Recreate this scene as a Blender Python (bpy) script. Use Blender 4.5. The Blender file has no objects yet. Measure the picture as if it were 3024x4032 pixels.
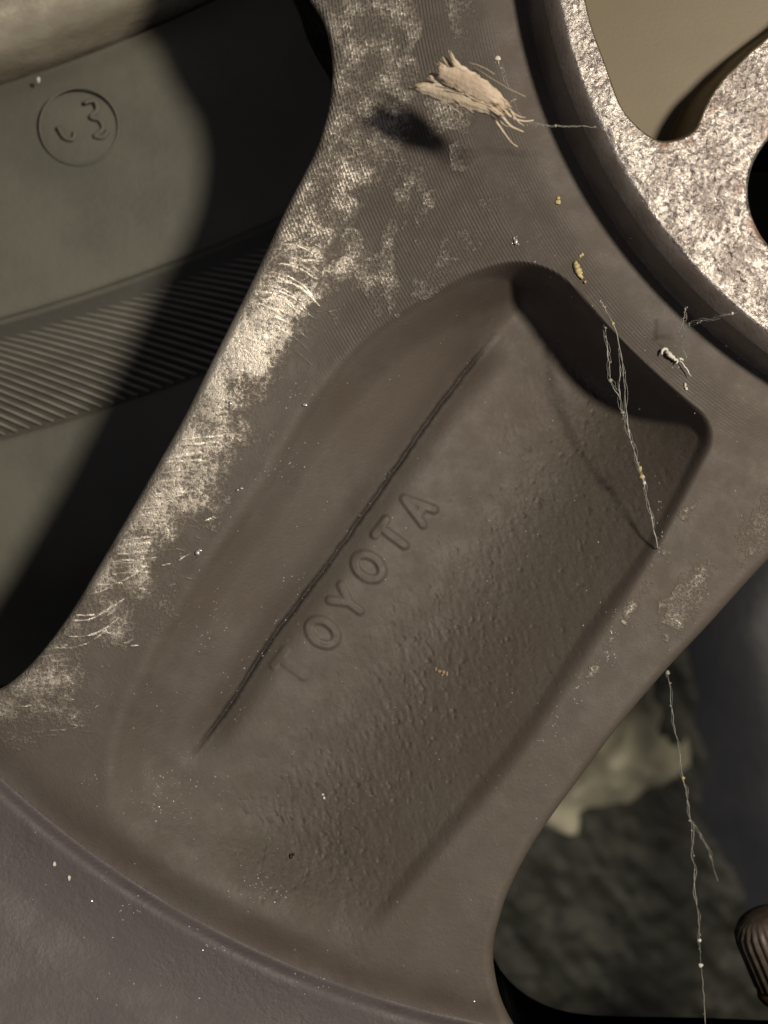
import bpy, bmesh, math, random
import numpy as np

# ------------------------------------------------------------------ camera, light, exposure
S = 2.43e-5                 # metres per photograph pixel in the plane of the spoke
CU, CV = 1512.0, 2016.0
CAMZ = 0.160
scene = bpy.context.scene
COL = scene.collection

cam_data = bpy.data.cameras.new('camera')
cam = bpy.data.objects.new('camera', cam_data)
COL.objects.link(cam)
cam.location = (0, 0, CAMZ)
cam_data.sensor_fit = 'VERTICAL'
cam_data.sensor_height = 36.0
cam_data.sensor_width = 27.0
cam_data.lens = 36.0 * CAMZ / (4032 * S)
cam_data.clip_start = 0.005
cam_data.clip_end = 20.0
cam_data.dof.use_dof = True
cam_data.dof.focus_distance = CAMZ + 0.0015
cam_data.dof.aperture_fstop = 31.0
scene.camera = cam

world = bpy.data.worlds.new('World')
scene.world = world
world.use_nodes = True
bg = world.node_tree.nodes['Background']
bg.inputs['Color'].default_value = (0.96, 0.91, 1.0, 1)
bg.inputs['Strength'].default_value = 0.06

lamp_data = bpy.data.lights.new('ceiling_lamp', 'AREA')
lamp_data.shape = 'DISK'
lamp_data.size = 0.040
lamp_data.energy = 1.75
lamp_data.color = (1.0, 0.885, 0.725)
lamp = bpy.data.objects.new('ceiling_lamp', lamp_data)
COL.objects.link(lamp)
LP = np.array([0.178, 0.065, 0.36])
lamp.location = LP
d = -LP / np.linalg.norm(LP)
import mathutils
lamp.rotation_euler = mathutils.Vector(d).to_track_quat('-Z', 'Y').to_euler()

fill_data = bpy.data.lights.new('fill_light', 'AREA')       # dim, wide fill added to lift the left-facing walls; no lamp seen there
fill_data.shape = 'DISK'; fill_data.size = 0.30; fill_data.energy = 0.15; fill_data.color = (0.93, 0.88, 1.0)
fill = bpy.data.objects.new('fill_light', fill_data); COL.objects.link(fill)
fill.location = (-0.30, -0.26, 0.46)
fill.rotation_euler = mathutils.Vector((0.30, 0.26, -0.46)).to_track_quat('-Z', 'Y').to_euler()

scene.view_settings.view_transform = 'Standard'
scene.view_settings.look = 'None'
scene.view_settings.gamma = 1.0
scene.view_settings.exposure = 0.0
scene.view_settings.use_curve_mapping = False
scene.cycles.max_bounces = 6

RNG = np.random.default_rng(7)
random.seed(7)

# ------------------------------------------------------------------ maths helpers
def unproj(u, v, z=0.0):
    """photograph pixel -> world x, y at height z (metres)"""
    k = (CAMZ - z) / CAMZ
    return (u - CU) * S * k, -(v - CV) * S * k

def unproj_uv(u, v, z):
    k = (CAMZ - z) / CAMZ
    return CU + (u - CU) * k, CV + (v - CV) * k

K = 3024.0 / 1659.0
def D(pts):
    return [(a * K, b * K) for a, b in pts]

def sstep(a, b, x):
    t = np.clip((x - a) / (b - a), 0, 1)
    return t * t * (3 - 2 * t)

TAB = RNG.random((256, 256)).astype(np.float32)
def vnoise(x, y, seed=0):
    x = np.asarray(x, np.float32) + seed * 37.13
    y = np.asarray(y, np.float32) + seed * 91.71
    xi = np.floor(x).astype(np.int32); yi = np.floor(y).astype(np.int32)
    fx = x - xi; fy = y - yi
    fx = fx * fx * fx * (fx * (fx * 6 - 15) + 10); fy = fy * fy * fy * (fy * (fy * 6 - 15) + 10)
    a = TAB[xi & 255, yi & 255]; b = TAB[(xi + 1) & 255, yi & 255]
    c = TAB[xi & 255, (yi + 1) & 255]; e = TAB[(xi + 1) & 255, (yi + 1) & 255]
    return (a + (b - a) * fx) * (1 - fy) + (c + (e - c) * fx) * fy

def fbm(x, y, oct=3, seed=0):
    r = 0; amp = 1; tot = 0
    for o in range(oct):
        r = r + amp * vnoise(x * 2.03 ** o, y * 2.03 ** o, seed + o * 3)
        tot += amp; amp *= 0.5
    return r / tot            # 0..1

def catmull(pts, n=6, closed=False):
    P = np.array(pts, float); N = len(P); out = []
    rng = range(N) if closed else range(N - 1)
    for i in rng:
        if closed:
            p0, p1, p2, p3 = P[(i - 1) % N], P[i], P[(i + 1) % N], P[(i + 2) % N]
        else:
            p0, p1, p2, p3 = P[max(i - 1, 0)], P[i], P[i + 1], P[min(i + 2, N - 1)]
        for j in range(n):
            t = j / n
            out.append(0.5 * ((2 * p1) + (-p0 + p2) * t + (2 * p0 - 5 * p1 + 4 * p2 - p3) * t * t
                              + (-p0 + 3 * p1 - 3 * p2 + p3) * t ** 3))
    if not closed:
        out.append(P[-1])
    return np.array(out)

def poly_dist(u, v, P, closed=True):
    """min distance, nearest point, inside flag"""
    u = u.astype(np.float32); v = v.astype(np.float32)
    best = np.full(u.shape, 1e12, np.float32); nx = np.zeros_like(u); ny = np.zeros_like(u)
    ins = np.zeros(u.shape, bool)
    N = len(P)
    for i in range(N if closed else N - 1):
        ax, ay = map(np.float32, P[i]); bx, by = map(np.float32, P[(i + 1) % N])
        dx, dy = bx - ax, by - ay
        L = dx * dx + dy * dy
        if L < 1e-9: continue
        t = np.clip(((u - ax) * dx + (v - ay) * dy) / L, 0, 1)
        px = ax + t * dx; py = ay + t * dy
        dd = (u - px) ** 2 + (v - py) ** 2
        m = dd < best
        best[m] = dd[m]; nx[m] = px[m]; ny[m] = py[m]
        if closed and abs(dy) > 1e-9:
            cr = ((ay > v) != (by > v)) & (u < (bx - ax) * (v - ay) / (by - ay) + ax)
            ins ^= cr
    return np.sqrt(best), nx, ny, ins

# ------------------------------------------------------------------ outlines read from the wheel (pixels of the photograph)
GAP_L = catmull(D([(670, 0), (700, 50), (715, 110), (718, 160), (712, 220), (695, 290), (665, 360), (618, 450),
                   (560, 575), (503, 690), (450, 795), (398, 900), (336, 1010), (270, 1125), (210, 1228), (148, 1330),
                   (90, 1408), (40, 1460), (0, 1488), (-70, 1520), (-220, 1540), (-520, 1430), (-900, 900), (-900, -300),
                   (-300, -700), (350, -560), (590, -180), (640, -60)]), 3, True)
GAP_R = catmull(D([(1659, 1215), (1600, 1278), (1540, 1345), (1440, 1452), (1340, 1570), (1250, 1690), (1190, 1772),
                   (1140, 1850), (1100, 1930), (1080, 1990), (1068, 2045), (1070, 2105), (1090, 2180), (1135, 2255),
                   (1220, 2315), (1340, 2342), (1600, 2348), (2000, 2360), (2500, 2340), (2900, 2000), (2800, 1400), (2400, 1000),
                   (2100, 950), (1900, 1020), (1760, 1120)]), 3, True)
BOLT_C = unproj_uv(3250, 760, 0.0040); BOLT_R = 307 * 0.975

# hub pad circle: fitted to the pad's edge
def fit_circle(pts):
    A = np.array([[2 * x, 2 * y, 1] for x, y in pts]); b = np.array([x * x + y * y for x, y in pts])
    s = np.linalg.lstsq(A, b, rcond=None)[0]
    return (s[0], s[1]), math.sqrt(s[2] + s[0] ** 2 + s[1] ** 2)
HUB_Z = 0.0046
_hp = [unproj_uv(a, b, HUB_Z) for a, b in [(2209, 0), (2270, 255), (2354, 475), (2530, 775), (2715, 1013), (2975, 1266), (3024, 1305)]]
HUB_C, HUB_R = fit_circle(_hp)
HUB_R += 58
print('hub', HUB_C, HUB_R)
RIM_C, RIM_R = (2660.0, 200.0), 3910.0

RECESS = catmull([unproj_uv(a, b, 0.0043) for a, b in
                  [(2297, 0), (2329, 127), (2380, 266), (2430, 405), (2481, 481), (2551, 540), (2608, 563), (2684, 551),
                   (2734, 519), (2760, 468), (2791, 399), (2842, 323), (2899, 266), (2962, 203), (3024, 152), (3300, -80),
                   (3420, -400), (2900, -800), (2420, -700), (2270, -200)]], 3, True)

AX = (0.543, -0.840)        # along the spoke, towards the hub
AC = (0.840, 0.543)         # across the spoke
def smooth_interp(x, xp, fp, sig=90):
    g = np.arange(-6000, 6001, 20.0)
    f = np.interp(g, xp, fp)
    k = np.exp(-0.5 * (np.arange(-15, 16) * 20 / sig) ** 2); k /= k.sum()
    f = np.convolve(np.pad(f, 15, mode='edge'), k, 'valid')
    return np.interp(x, g, f)
TL = [-2600, -2319, -2106, -1741, -1396, -977, -683, -441, -169, 300]
CLv = [2100, 1955, 1881, 1841, 1836, 1847, 1830, 1869, 1955, 2250]
TR = [-2700, -2317, -2049, -1766, -1363, -867, -513, -198, 69, 192, 600]
CRv = [3260, 3270, 3290, 3328, 3376, 3376, 3371, 3345, 3318, 3300, 3260]
TK = [-2300, -2110, -1898, -1539, -1190, -745, -458, -210, -94, 60]
CKv = [2235, 2243, 2269, 2256, 2289, 2305, 2315, 2328, 2341, 2360]

# ------------------------------------------------------------------ scratches (a raster of tool marks along the worn edge)
RS = 4.0
SCR = np.zeros((int(4200 / RS), int(3200 / RS)), np.float32)     # [v, u], origin -80
def stroke(pts, width, amp):
    P = np.array(pts)
    u0, v0 = P.min(0) - 4 * width - 80 * 0; u1, v1 = P.max(0) + 4 * width
    i0 = int(max((v0 + 80) / RS, 0)); i1 = int(min((v1 + 80) / RS + 1, SCR.shape[0]))
    j0 = int(max((u0 + 80) / RS, 0)); j1 = int(min((u1 + 80) / RS + 1, SCR.shape[1]))
    if i1 <= i0 or j1 <= j0: return
    vv, uu = np.meshgrid(np.arange(i0, i1) * RS - 80, np.arange(j0, j1) * RS - 80, indexing='ij')
    dd, nx, ny, _ = poly_dist(uu, vv, P, False)
    fade = 0.35 + 0.65 * vnoise(nx / 22, ny / 22, 5)
    SCR[i0:i1, j0:j1] = np.maximum(SCR[i0:i1, j0:j1], amp * fade * np.exp(-(dd / width) ** 2))
EDGE_U = [1221, 1309, 1298, 1212, 1127, 917, 820, 725, 612, 492, 383, 270, 164, 73, 0]
EDGE_V = [0, 292, 401, 656, 820, 1258, 1449, 1640, 1841, 2050, 2238, 2424, 2566, 2661, 2712]
def edge_u(v): return float(np.interp(v, EDGE_V, EDGE_U))
def chatter(v0, v1, step, off0, off1, len0, len1, curve, slope, amp):
    v = v0
    while v < v1:
        f = (v - v0) / max(v1 - v0, 1)
        off = off0 + (off1 - off0) * f + random.uniform(-25, 25)
        L = (len0 + (len1 - len0) * f) * random.uniform(0.55, 1.1)
        u0 = edge_u(v) + off
        pts = []
        for q in range(6):
            t = q / 5
            pts.append((u0 + L * t, v + slope * L * t + curve * L * t ** 2.2 + random.uniform(-2, 2)))
        if random.random() < 0.86:
            stroke(pts, random.uniform(2.6, 4.2), amp * random.uniform(0.45, 0.95))
        v += step * random.uniform(0.6, 1.4)
chatter(930, 1260, 27, 40, 60, 170, 230, 0.42, -0.06, 1.0)
chatter(960, 1330, 33, 90, 130, 130, 200, 0.5, 0.05, 0.8)
chatter(1260, 1500, 30, 20, 40, 150, 170, 0.25, -0.05, 0.7)
chatter(1560, 1680, 26, 45, 50, 150, 160, -0.02, -0.14, 0.85)
chatter(1730, 2260, 19, 20, 30, 180, 200, -0.02, -0.07, 1.0)
chatter(1750, 2260, 24, 60, 60, 130, 190, 0.02, -0.08, 0.8)
chatter(2300, 2560, 27, 30, 60, 170, 190, -0.45, 0.10, 1.0)
chatter(2540, 2790, 21, 10, 60, 120, 170, -0.10, -0.02, 0.75)
chatter(2600, 2900, 24, 60, 150, 130, 180, -0.06, -0.02, 0.7)
for i in range(60):      # stray short nicks
    v = random.uniform(1000, 2900); u = edge_u(v) + random.uniform(20, 380); a = random.uniform(-0.6, 0.4)
    L = random.uniform(20, 60)
    stroke([(u, v), (u + L * math.cos(a), v + L * math.sin(a))], 3.2, random.uniform(0.4, 0.9))
def scr(u, v):
    x = np.clip((u + 80) / RS, 0, SCR.shape[1] - 2); y = np.clip((v + 80) / RS, 0, SCR.shape[0] - 2)
    xi = x.astype(int); yi = y.astype(int); fx = x - xi; fy = y - yi
    return (SCR[yi, xi] * (1 - fx) + SCR[yi, xi + 1] * fx) * (1 - fy) + (SCR[yi + 1, xi] * (1 - fx) + SCR[yi + 1, xi + 1] * fx) * fy

# ------------------------------------------------------------------ the wheel's back as one height function
def wheel(u, v, gl=None, gr=None, gb=None, rec=None):
    """height in mm and wear masks at photograph-plane points u, v.
       gl, gr, gb = distance to the two openings and the bolt hole, rec = signed distance into hub recess"""
    u = np.asarray(u, np.float32); v = np.asarray(v, np.float32)
    far = np.full(u.shape, 1e4, np.float32)
    gl = far if gl is None else gl; gr = far if gr is None else gr; gb = far if gb is None else gb
    rec = -far if rec is None else rec
    t = u * AX[0] + v * AX[1]; c = u * AC[0] + v * AC[1]
    rh = np.hypot(u - HUB_C[0], v - HUB_C[1]) - HUB_R       # >0 outside the hub pad
    rr = np.hypot(u - RIM_C[0], v - RIM_C[1])
    mm = 1.0 / 0.0243                                        # px per mm
    wob = (fbm(u / 260, v / 260, 2, 3) - 0.5)
    h = np.zeros_like(u)
    # broad form of the spoke back
    h += -1.9 * sstep(430, 70, rh)
    # border strip beside the left opening leans up to the edge
    h += 0.55 * sstep(330, 20, gl) * sstep(3100, 2700, v)
    # pocket
    cl = smooth_interp(t, TL, CLv) + 22 * wob; cr = smooth_interp(t, TR, CRv, 150); ck = smooth_interp(t, TK, CKv)
    dep = smooth_interp(t, [-2400, -1800, -1000, -400, 0, 400], [4.4, 6.0, 8.0, 10.5, 15.0, 17.5])
    fl = 0.17 * sstep(0, 1, (c - cl) / 190) + 0.51 * sstep(0, 1, (c - cl) / np.maximum(ck - cl + 30, 60)) + 0.32 * sstep(0, 1, (c - ck) / 700)
    wr = smooth_interp(t, [-2400, -1200, 0, 200], [700, 860, 700, 480])
    fr = 1 - (1 - np.clip((cr - c) / wr, 0, 1)) ** 1.75
    rtop = 294 + 26 * sstep(2600, 1900, u)
    ft = 1 - (1 - np.clip((rh - rtop) / (210 + 60 * sstep(2350, 1900, c)), 0, 1)) ** 3.2
    fb = sstep(0, 1, (3800 - rr) / 330)
    def corner(a, b, R_):
        return np.where((a < R_) & (b < R_), R_ - np.hypot(np.maximum(R_ - a, 0), np.maximum(R_ - b, 0)), np.minimum(a, b))
    dtop = rh - rtop
    lipd = np.minimum(corner(cr - c, dtop, 130.0), corner(c - cl, dtop, 330.0))
    lw = 55 + 40 * sstep(-300, -900, t)
    pk = fl * fr * ft * fb * sstep(0, 1, lipd / lw)
    pocket = (pk > 0.02)
    h -= dep * pk
    # seam groove along the pocket
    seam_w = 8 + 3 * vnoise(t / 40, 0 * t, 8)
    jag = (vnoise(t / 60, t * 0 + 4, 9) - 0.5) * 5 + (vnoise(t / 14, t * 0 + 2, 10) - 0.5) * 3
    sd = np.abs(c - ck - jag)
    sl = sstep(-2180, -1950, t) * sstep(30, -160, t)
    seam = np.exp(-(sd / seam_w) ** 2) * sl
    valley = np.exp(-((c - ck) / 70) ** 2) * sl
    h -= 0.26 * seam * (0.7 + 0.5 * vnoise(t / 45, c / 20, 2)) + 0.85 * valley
    # broad notch at the top of the seam
    h -= 0.7 * np.exp(-((c - ck) / 90) ** 2 - ((t + 60) / 150) ** 2)
    # rim: soft valley at the spoke's end, then the barrel rising
    dr = rr - RIM_R
    h += -0.85 * np.exp(-(np.minimum(dr, 0) / 90) ** 2) * (dr < 0) - 0.85 * (dr >= 0) * np.exp(-(dr / 34) ** 2)
    h += np.where(dr > 0, 15.0 * (np.maximum(dr - 30, 0) / 1500) ** 1.45, 0) \
         + 0.25 * sstep(260, 420, dr)
    # hub pad
    hub = sstep(30, -2, rh)
    top = HUB_Z * 1000 - 1.9 * np.clip((rh + 62) / 62, 0, 1.3) ** 1.5
    h = h * (1 - hub) + top * hub
    face = sstep(-50, -90, rh)
    h += face * sstep(10, -60, rec) * (fbm(u / 300, v / 300, 2, 21) - 0.5) * 0.5
    rw = 62.0
    rdep = 8.0 * sstep(0, 1, rec / rw)
    h -= rdep
    # relief
    rough = sstep(2350, 2900, c) * pk ** 0.5
    rough = np.clip(rough + 0.7 * sstep(500, 120, rr * 0 + (3800 - rr)) * pk, 0, 1)
    streak = fbm(u / 15 - 0.2 * v / 15, v / 38, 3, 31) - 0.5
    bumps = fbm(u / 22, v / 22, 3, 41) - 0.5
    body = 1 - hub
    h += body * (0.05 * (fbm(u / 150, v / 150, 2, 51) - 0.5))
    h += body * rough * (0.12 * streak + 0.07 * bumps)
    pits = np.clip(fbm(u / 20, v / 28, 2, 57) - 0.74, 0, 1) * 4
    h -= body * rough * pits * 0.22
    h += body * (1 - rough) * 0.022 * bumps
    h += hub * (1 - (rec > 0)) * face * (0.10 * bumps + 0.13 * (fbm(u / 13, v / 13, 2, 61) - 0.5))
    # wear
    w = np.interp(v, [-400, 0, 500, 900, 1200, 1500, 1900, 2300, 2600, 2900], [300, 310, 400, 480, 400, 340, 340, 270, 270, 360])
    b = np.interp(v, [-400, 0, 500, 900, 1150, 1300, 1450, 1600, 1900, 2200, 2400, 2600, 2800, 3000], [.6, .65, .78, .85, .92, 1.04, 1.06, .95, .95, .85, .75, .75, .72, 0.1])
    n1 = fbm(u / 120, v / 150, 4, 71); n2 = fbm(u / 30, v / 34, 3, 75)
    edge = gl + (n1 - 0.5) * 420 + (n2 - 0.5) * 90
    bare = sstep(w + 110, w - 200, edge) * b
    stain = sstep(0.50, 0.60, fbm(u / 150 + 3, v / 190, 4, 81)) * sstep(180, 330, gl)
    bare *= 1 - 0.85 * stain
    bare *= np.clip(1 - 1.6 * pk * sstep(0.02, 0.2, pk), 0, 1)
    # machined rings survive as bright flecks further in
    pat = sstep(0.56, 0.66, fbm(u / 110, v / 170, 4, 88)) * sstep(950, 450, gl) * sstep(1500, 1150, v) * sstep(150, 420, rh)
    bare = np.maximum(bare, 0.72 * pat * (pk < 0.03))
    # bare patches on the right flange
    def blob(bu, bv, ru, rv, th=0.8):
        x = (u - bu) * AX[0] + (v - bv) * AX[1]; y = (u - bu) * AC[0] + (v - bv) * AC[1]
        return sstep(1.15, 0.7, np.hypot(x / ru, y / rv) + (n2 - 0.5) * 1.1)
    bare = np.maximum(bare, 0.62 * blob(2690, 2370, 190, 70))
    bare = np.maximum(bare, 0.55 * blob(3010, 2060, 170, 80))
    lip = np.exp(-((c - cr - 18) / 26) ** 2) * sstep(0.52, 0.64, fbm(t / 60, c / 60, 3, 92)) * sstep(-1650, -1350, t) * sstep(120, -150, t)
    bare = np.maximum(bare, 0.8 * lip)
    s = scr(u, v) * body
    h += 0.075 * s
    # rounded edges of the openings
    for gd, R in ((gl, 34.0), (gr, 46.0), (gb, 22.0)):
        q = np.clip(R - gd, 0, R)
        h -= (R - np.sqrt(np.maximum(R * R - q * q, 0))) / mm
    rust = np.zeros_like(u)
    near = np.exp(-(np.maximum(gb, 0) / 35) ** 2) + np.exp(-(np.abs(rec) / 30) ** 2) * sstep(380, 520, v)
    rust = near * sstep(0.52, 0.66, fbm(u / 45, v / 45, 3, 95)) * hub
    mach = body * sstep(0.05, 0.0, pk) * sstep(1650, 1150, v + (u - 1500) * -0.15) * sstep(110, 280, rh) * sstep(1850, 1500, rh) * (1 - sstep(850, 1020, v) * sstep(460, 260, gl))
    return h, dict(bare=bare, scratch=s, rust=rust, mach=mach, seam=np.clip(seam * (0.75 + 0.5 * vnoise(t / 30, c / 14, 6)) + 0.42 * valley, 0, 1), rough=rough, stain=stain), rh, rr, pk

# ------------------------------------------------------------------ materials
def mat(name):
    m = bpy.data.materials.new(name); m.use_nodes = True
    nt = m.node_tree
    return m, nt, nt.nodes['Principled BSDF']
def N(nt, typ, **kw):
    n = nt.nodes.new(typ)
    for k, val in kw.items():
        if k.startswith('i_'):
            n.inputs[k[2:].replace('_', ' ')].default_value = val
        else:
            setattr(n, k, val)
    return n
def attr(nt, name):
    n = N(nt, 'ShaderNodeAttribute'); n.attribute_name = name
    return n.outputs['Fac']
def noise(nt, scale, detail=4, rough=0.55, vec=None):
    n = N(nt, 'ShaderNodeTexNoise'); n.inputs['Scale'].default_value = scale
    n.inputs['Detail'].default_value = detail; n.inputs['Roughness'].default_value = rough
    if vec is None:
        g = nt.nodes.get('GEO') or N(nt, 'ShaderNodeTexCoord'); g.name = 'GEO'
        vec = g.outputs['Object']
    nt.links.new(vec, n.inputs['Vector'])
    return n.outputs['Fac']
def math_(nt, op, a, b=None, clamp=False):
    n = N(nt, 'ShaderNodeMath', operation=op, use_clamp=clamp)
    for i, x in enumerate((a, b)):
        if x is None: continue
        if isinstance(x, (int, float)): n.inputs[i].default_value = x
        else: nt.links.new(x, n.inputs[i])
    return n.outputs[0]
def ramp(nt, fac, a, b, lo=0.0, hi=1.0):
    n = N(nt, 'ShaderNodeMapRange'); n.clamp = True; n.interpolation_type = 'SMOOTHSTEP'
    n.inputs['From Min'].default_value = a; n.inputs['From Max'].default_value = b
    n.inputs['To Min'].default_value = lo; n.inputs['To Max'].default_value = hi
    nt.links.new(fac, n.inputs['Value'])
    return n.outputs['Result']
def mixc(nt, fac, a, b):
    n = N(nt, 'ShaderNodeMix', data_type='RGBA')
    for key, x in ((0, fac), (6, a), (7, b)):
        if isinstance(x, (int, float)): n.inputs[key].default_value = x
        elif isinstance(x, tuple): n.inputs[key].default_value = (*x, 1)
        else: nt.links.new(x, n.inputs[key])
    return n.outputs[2]
def mixf(nt, fac, a, b):
    n = N(nt, 'ShaderNodeMix', data_type='FLOAT')
    for key, x in ((0, fac), (2, a), (3, b)):
        if isinstance(x, (int, float)): n.inputs[key].default_value = x
        else: nt.links.new(x, n.inputs[key])
    return n.outputs[0]
def bump(nt, height, dist, strength=1.0, prev=None):
    n = N(nt, 'ShaderNodeBump'); n.inputs['Distance'].default_value = dist; n.inputs['Strength'].default_value = strength
    nt.links.new(height, n.inputs['Height'])
    if prev is not None: nt.links.new(prev, n.inputs['Normal'])
    return n.outputs['Normal']

def spoke_material():
    m, nt, p = mat('brake_dust_over_alloy'); L = nt.links.new
    bare = attr(nt, 'bare'); scr_ = attr(nt, 'scratch'); mach = attr(nt, 'mach'); seam = attr(nt, 'seam'); rough = attr(nt, 'rough')
    big = noise(nt, 70, 4); mid = noise(nt, 420, 5, 0.6); fine = noise(nt, 3200, 4, 0.65); micro = noise(nt, 9000, 2)
    c0 = mixc(nt, ramp(nt, big, 0.35, 0.65), (0.087, 0.070, 0.057), (0.095, 0.082, 0.069))
    c0 = mixc(nt, ramp(nt, mid, 0.40, 0.72, 0, 0.16), c0, (0.078, 0.066, 0.055))
    dusty = noise(nt, 190, 6, 0.68)
    c0 = mixc(nt, ramp(nt, dusty, 0.50, 0.72, 0, 0.55), c0, (0.118, 0.102, 0.088))
    c0 = mixc(nt, ramp(nt, noise(nt, 130, 6, 0.7), 0.52, 0.70, 0, 0.45), c0, (0.060, 0.047, 0.041))
    c0 = mixc(nt, math_(nt, 'MULTIPLY', rough, ramp(nt, fine, 0.3, 0.65, 0.1, 0.75)), c0, (0.056, 0.049, 0.037))
    c0 = mixc(nt, math_(nt, 'MULTIPLY', mach, 0.8), c0, (0.056, 0.046, 0.038))
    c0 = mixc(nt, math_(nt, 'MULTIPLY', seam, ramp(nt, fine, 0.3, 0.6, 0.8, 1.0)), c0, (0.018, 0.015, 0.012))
    # turned rings about the hub axis
    g = N(nt, 'ShaderNodeTexCoord')
    vs = N(nt, 'ShaderNodeVectorMath', operation='SUBTRACT'); L(g.outputs['Object'], vs.inputs[0])
    hx, hy = unproj(*HUB_C); vs.inputs[1].default_value = (hx, hy, 0)
    vm = N(nt, 'ShaderNodeVectorMath', operation='MULTIPLY'); L(vs.outputs[0], vm.inputs[0]); vm.inputs[1].default_value = (1, 1, 0)
    vl = N(nt, 'ShaderNodeVectorMath', operation='LENGTH'); L(vm.outputs[0], vl.inputs[0])
    ring = math_(nt, 'SINE', math_(nt, 'MULTIPLY', vl.outputs['Value'], 2 * math.pi / (13.0 * S)))
    ringm = math_(nt, 'MULTIPLY', ring, mach)
    # worn metal: speckled, broken along its edges
    wn = math_(nt, 'ADD', math_(nt, 'MULTIPLY', fine, 0.9), math_(nt, 'MULTIPLY', mid, 0.5))
    wn = math_(nt, 'ADD', wn, math_(nt, 'MULTIPLY', ringm, 0.10))
    wn = math_(nt, 'ADD', math_(nt, 'MULTIPLY', fine, 1.5), math_(nt, 'MULTIPLY', mid, 1.1))
    wn = math_(nt, 'ADD', wn, math_(nt, 'MULTIPLY', ringm, 0.05))
    e = math_(nt, 'SUBTRACT', math_(nt, 'ADD', math_(nt, 'MULTIPLY', bare, 0.85), wn), 1.30)
    e = math_(nt, 'ADD', e, math_(nt, 'MULTIPLY', math_(nt, 'MULTIPLY', scr_, bare), 0.45))
    wear = math_(nt, 'MULTIPLY', ramp(nt, e, 0.22, 0.86), ramp(nt, bare, 0.02, 0.25))
    wear = math_(nt, 'MAXIMUM', wear, ramp(nt, scr_, 0.12, 0.48, 0, 1.0))
    metal = mixc(nt, ramp(nt, mid, 0.35, 0.65), (0.23, 0.205, 0.172), (0.40, 0.37, 0.325))
    metal = mixc(nt, ramp(nt, bare, 0.85, 1.1), metal, (0.52, 0.49, 0.44))
    metal = mixc(nt, ramp(nt, scr_, 0.15, 0.55), metal, (0.68, 0.64, 0.57))
    metal = mixc(nt, ramp(nt, micro, 0.52, 0.72, 0, 0.7), metal, (0.20, 0.16, 0.13))
    L(mixc(nt, wear, c0, metal), p.inputs['Base Color'])
    L(math_(nt, 'MULTIPLY', wear, 0.7), p.inputs['Metallic'])
    L(mixf(nt, wear, mixf(nt, ramp(nt, mid, .3, .7), 0.56, 0.72), mixf(nt, ramp(nt, fine, .3, .7), 0.34, 0.55)), p.inputs['Roughness'])
    p.inputs['Specular IOR Level'].default_value = 0.45
    b1 = bump(nt, fine, 0.00012, 0.35)
    b1 = bump(nt, micro, 0.00005, 0.5, b1)
    b1 = bump(nt, ringm, 0.000028, 0.6, b1)
    b1 = bump(nt, math_(nt, 'MULTIPLY', wear, mid), 0.00025, 0.7, b1)
    L(b1, p.inputs['Normal'])
    return m

def hub_material():
    m, nt, p = mat('corroded_bright_metal'); L = nt.links.new
    rust = attr(nt, 'rust')
    big = noise(nt, 260, 4, .6); mid = noise(nt, 2300, 5, .65); fine = noise(nt, 5200, 3, .6)
    c = mixc(nt, ramp(nt, mid, 0.38, 0.60), (0.15, 0.13, 0.125), (0.54, 0.50, 0.465))
    c = mixc(nt, ramp(nt, big, 0.46, 0.60, 0, 0.7), c, (0.15, 0.125, 0.115))
    c = mixc(nt, ramp(nt, noise(nt, 90, 3, .6), 0.48, 0.66, 0, 0.35), c, (0.60, 0.57, 0.53))
    c = mixc(nt, math_(nt, 'MULTIPLY', rust, ramp(nt, mid, .3, .7, .3, 1)), c, (0.26, 0.115, 0.05))
    L(c, p.inputs['Base Color'])
    L(math_(nt, 'SUBTRACT', 0.7, math_(nt, 'MULTIPLY', rust, 0.6)), p.inputs['Metallic'])
    L(ramp(nt, fine, .3, .7, .20, .46), p.inputs['Roughness'])
    b = bump(nt, mid, 0.0002, 0.55); b = bump(nt, fine, 0.00010, 0.6, b)
    L(b, p.inputs['Normal'])
    return m

def simple(name, c1, c2, scale, rough=0.6, metallic=0.0, bscale=None, bdist=0.0001, bstr=0.5, lo=.35, hi=.65, spec=0.5, rough2=None):
    m, nt, p = mat(name); L = nt.links.new
    n = noise(nt, scale, 5, .6)
    L(mixc(nt, ramp(nt, n, lo, hi), c1, c2), p.inputs['Base Color'])
    p.inputs['Metallic'].default_value = metallic
    p.inputs['Specular IOR Level'].default_value = spec
    if rough2 is None: p.inputs['Roughness'].default_value = rough
    else: L(ramp(nt, n, lo, hi, rough, rough2), p.inputs['Roughness'])
    if bscale:
        L(bump(nt, noise(nt, bscale, 4, .6), bdist, bstr), p.inputs['Normal'])
    return m

M_SPOKE = spoke_material()
M_HUB = hub_material()
M_RECESS = simple('tan_stained_lacquer', (0.108, 0.082, 0.043), (0.122, 0.096, 0.055), 60, 0.42, 0.1, 2600, 0.00003, 0.2, rough2=0.52)
M_SIDE = simple('dull_grey_bevel', (0.150, 0.128, 0.112), (0.205, 0.180, 0.160), 260, 0.45, 0.25, 2600, .0001, .5, rough2=.6)
M_RIM = simple('dusty_lacquer_cool_light_tint', (0.056, 0.046, 0.049), (0.066, 0.055, 0.059), 130, 0.5, 0.10, 3000, 0.00008, 0.4, rough2=0.62)  # purple cast of the cool light is mixed into the lacquer colour

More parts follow.
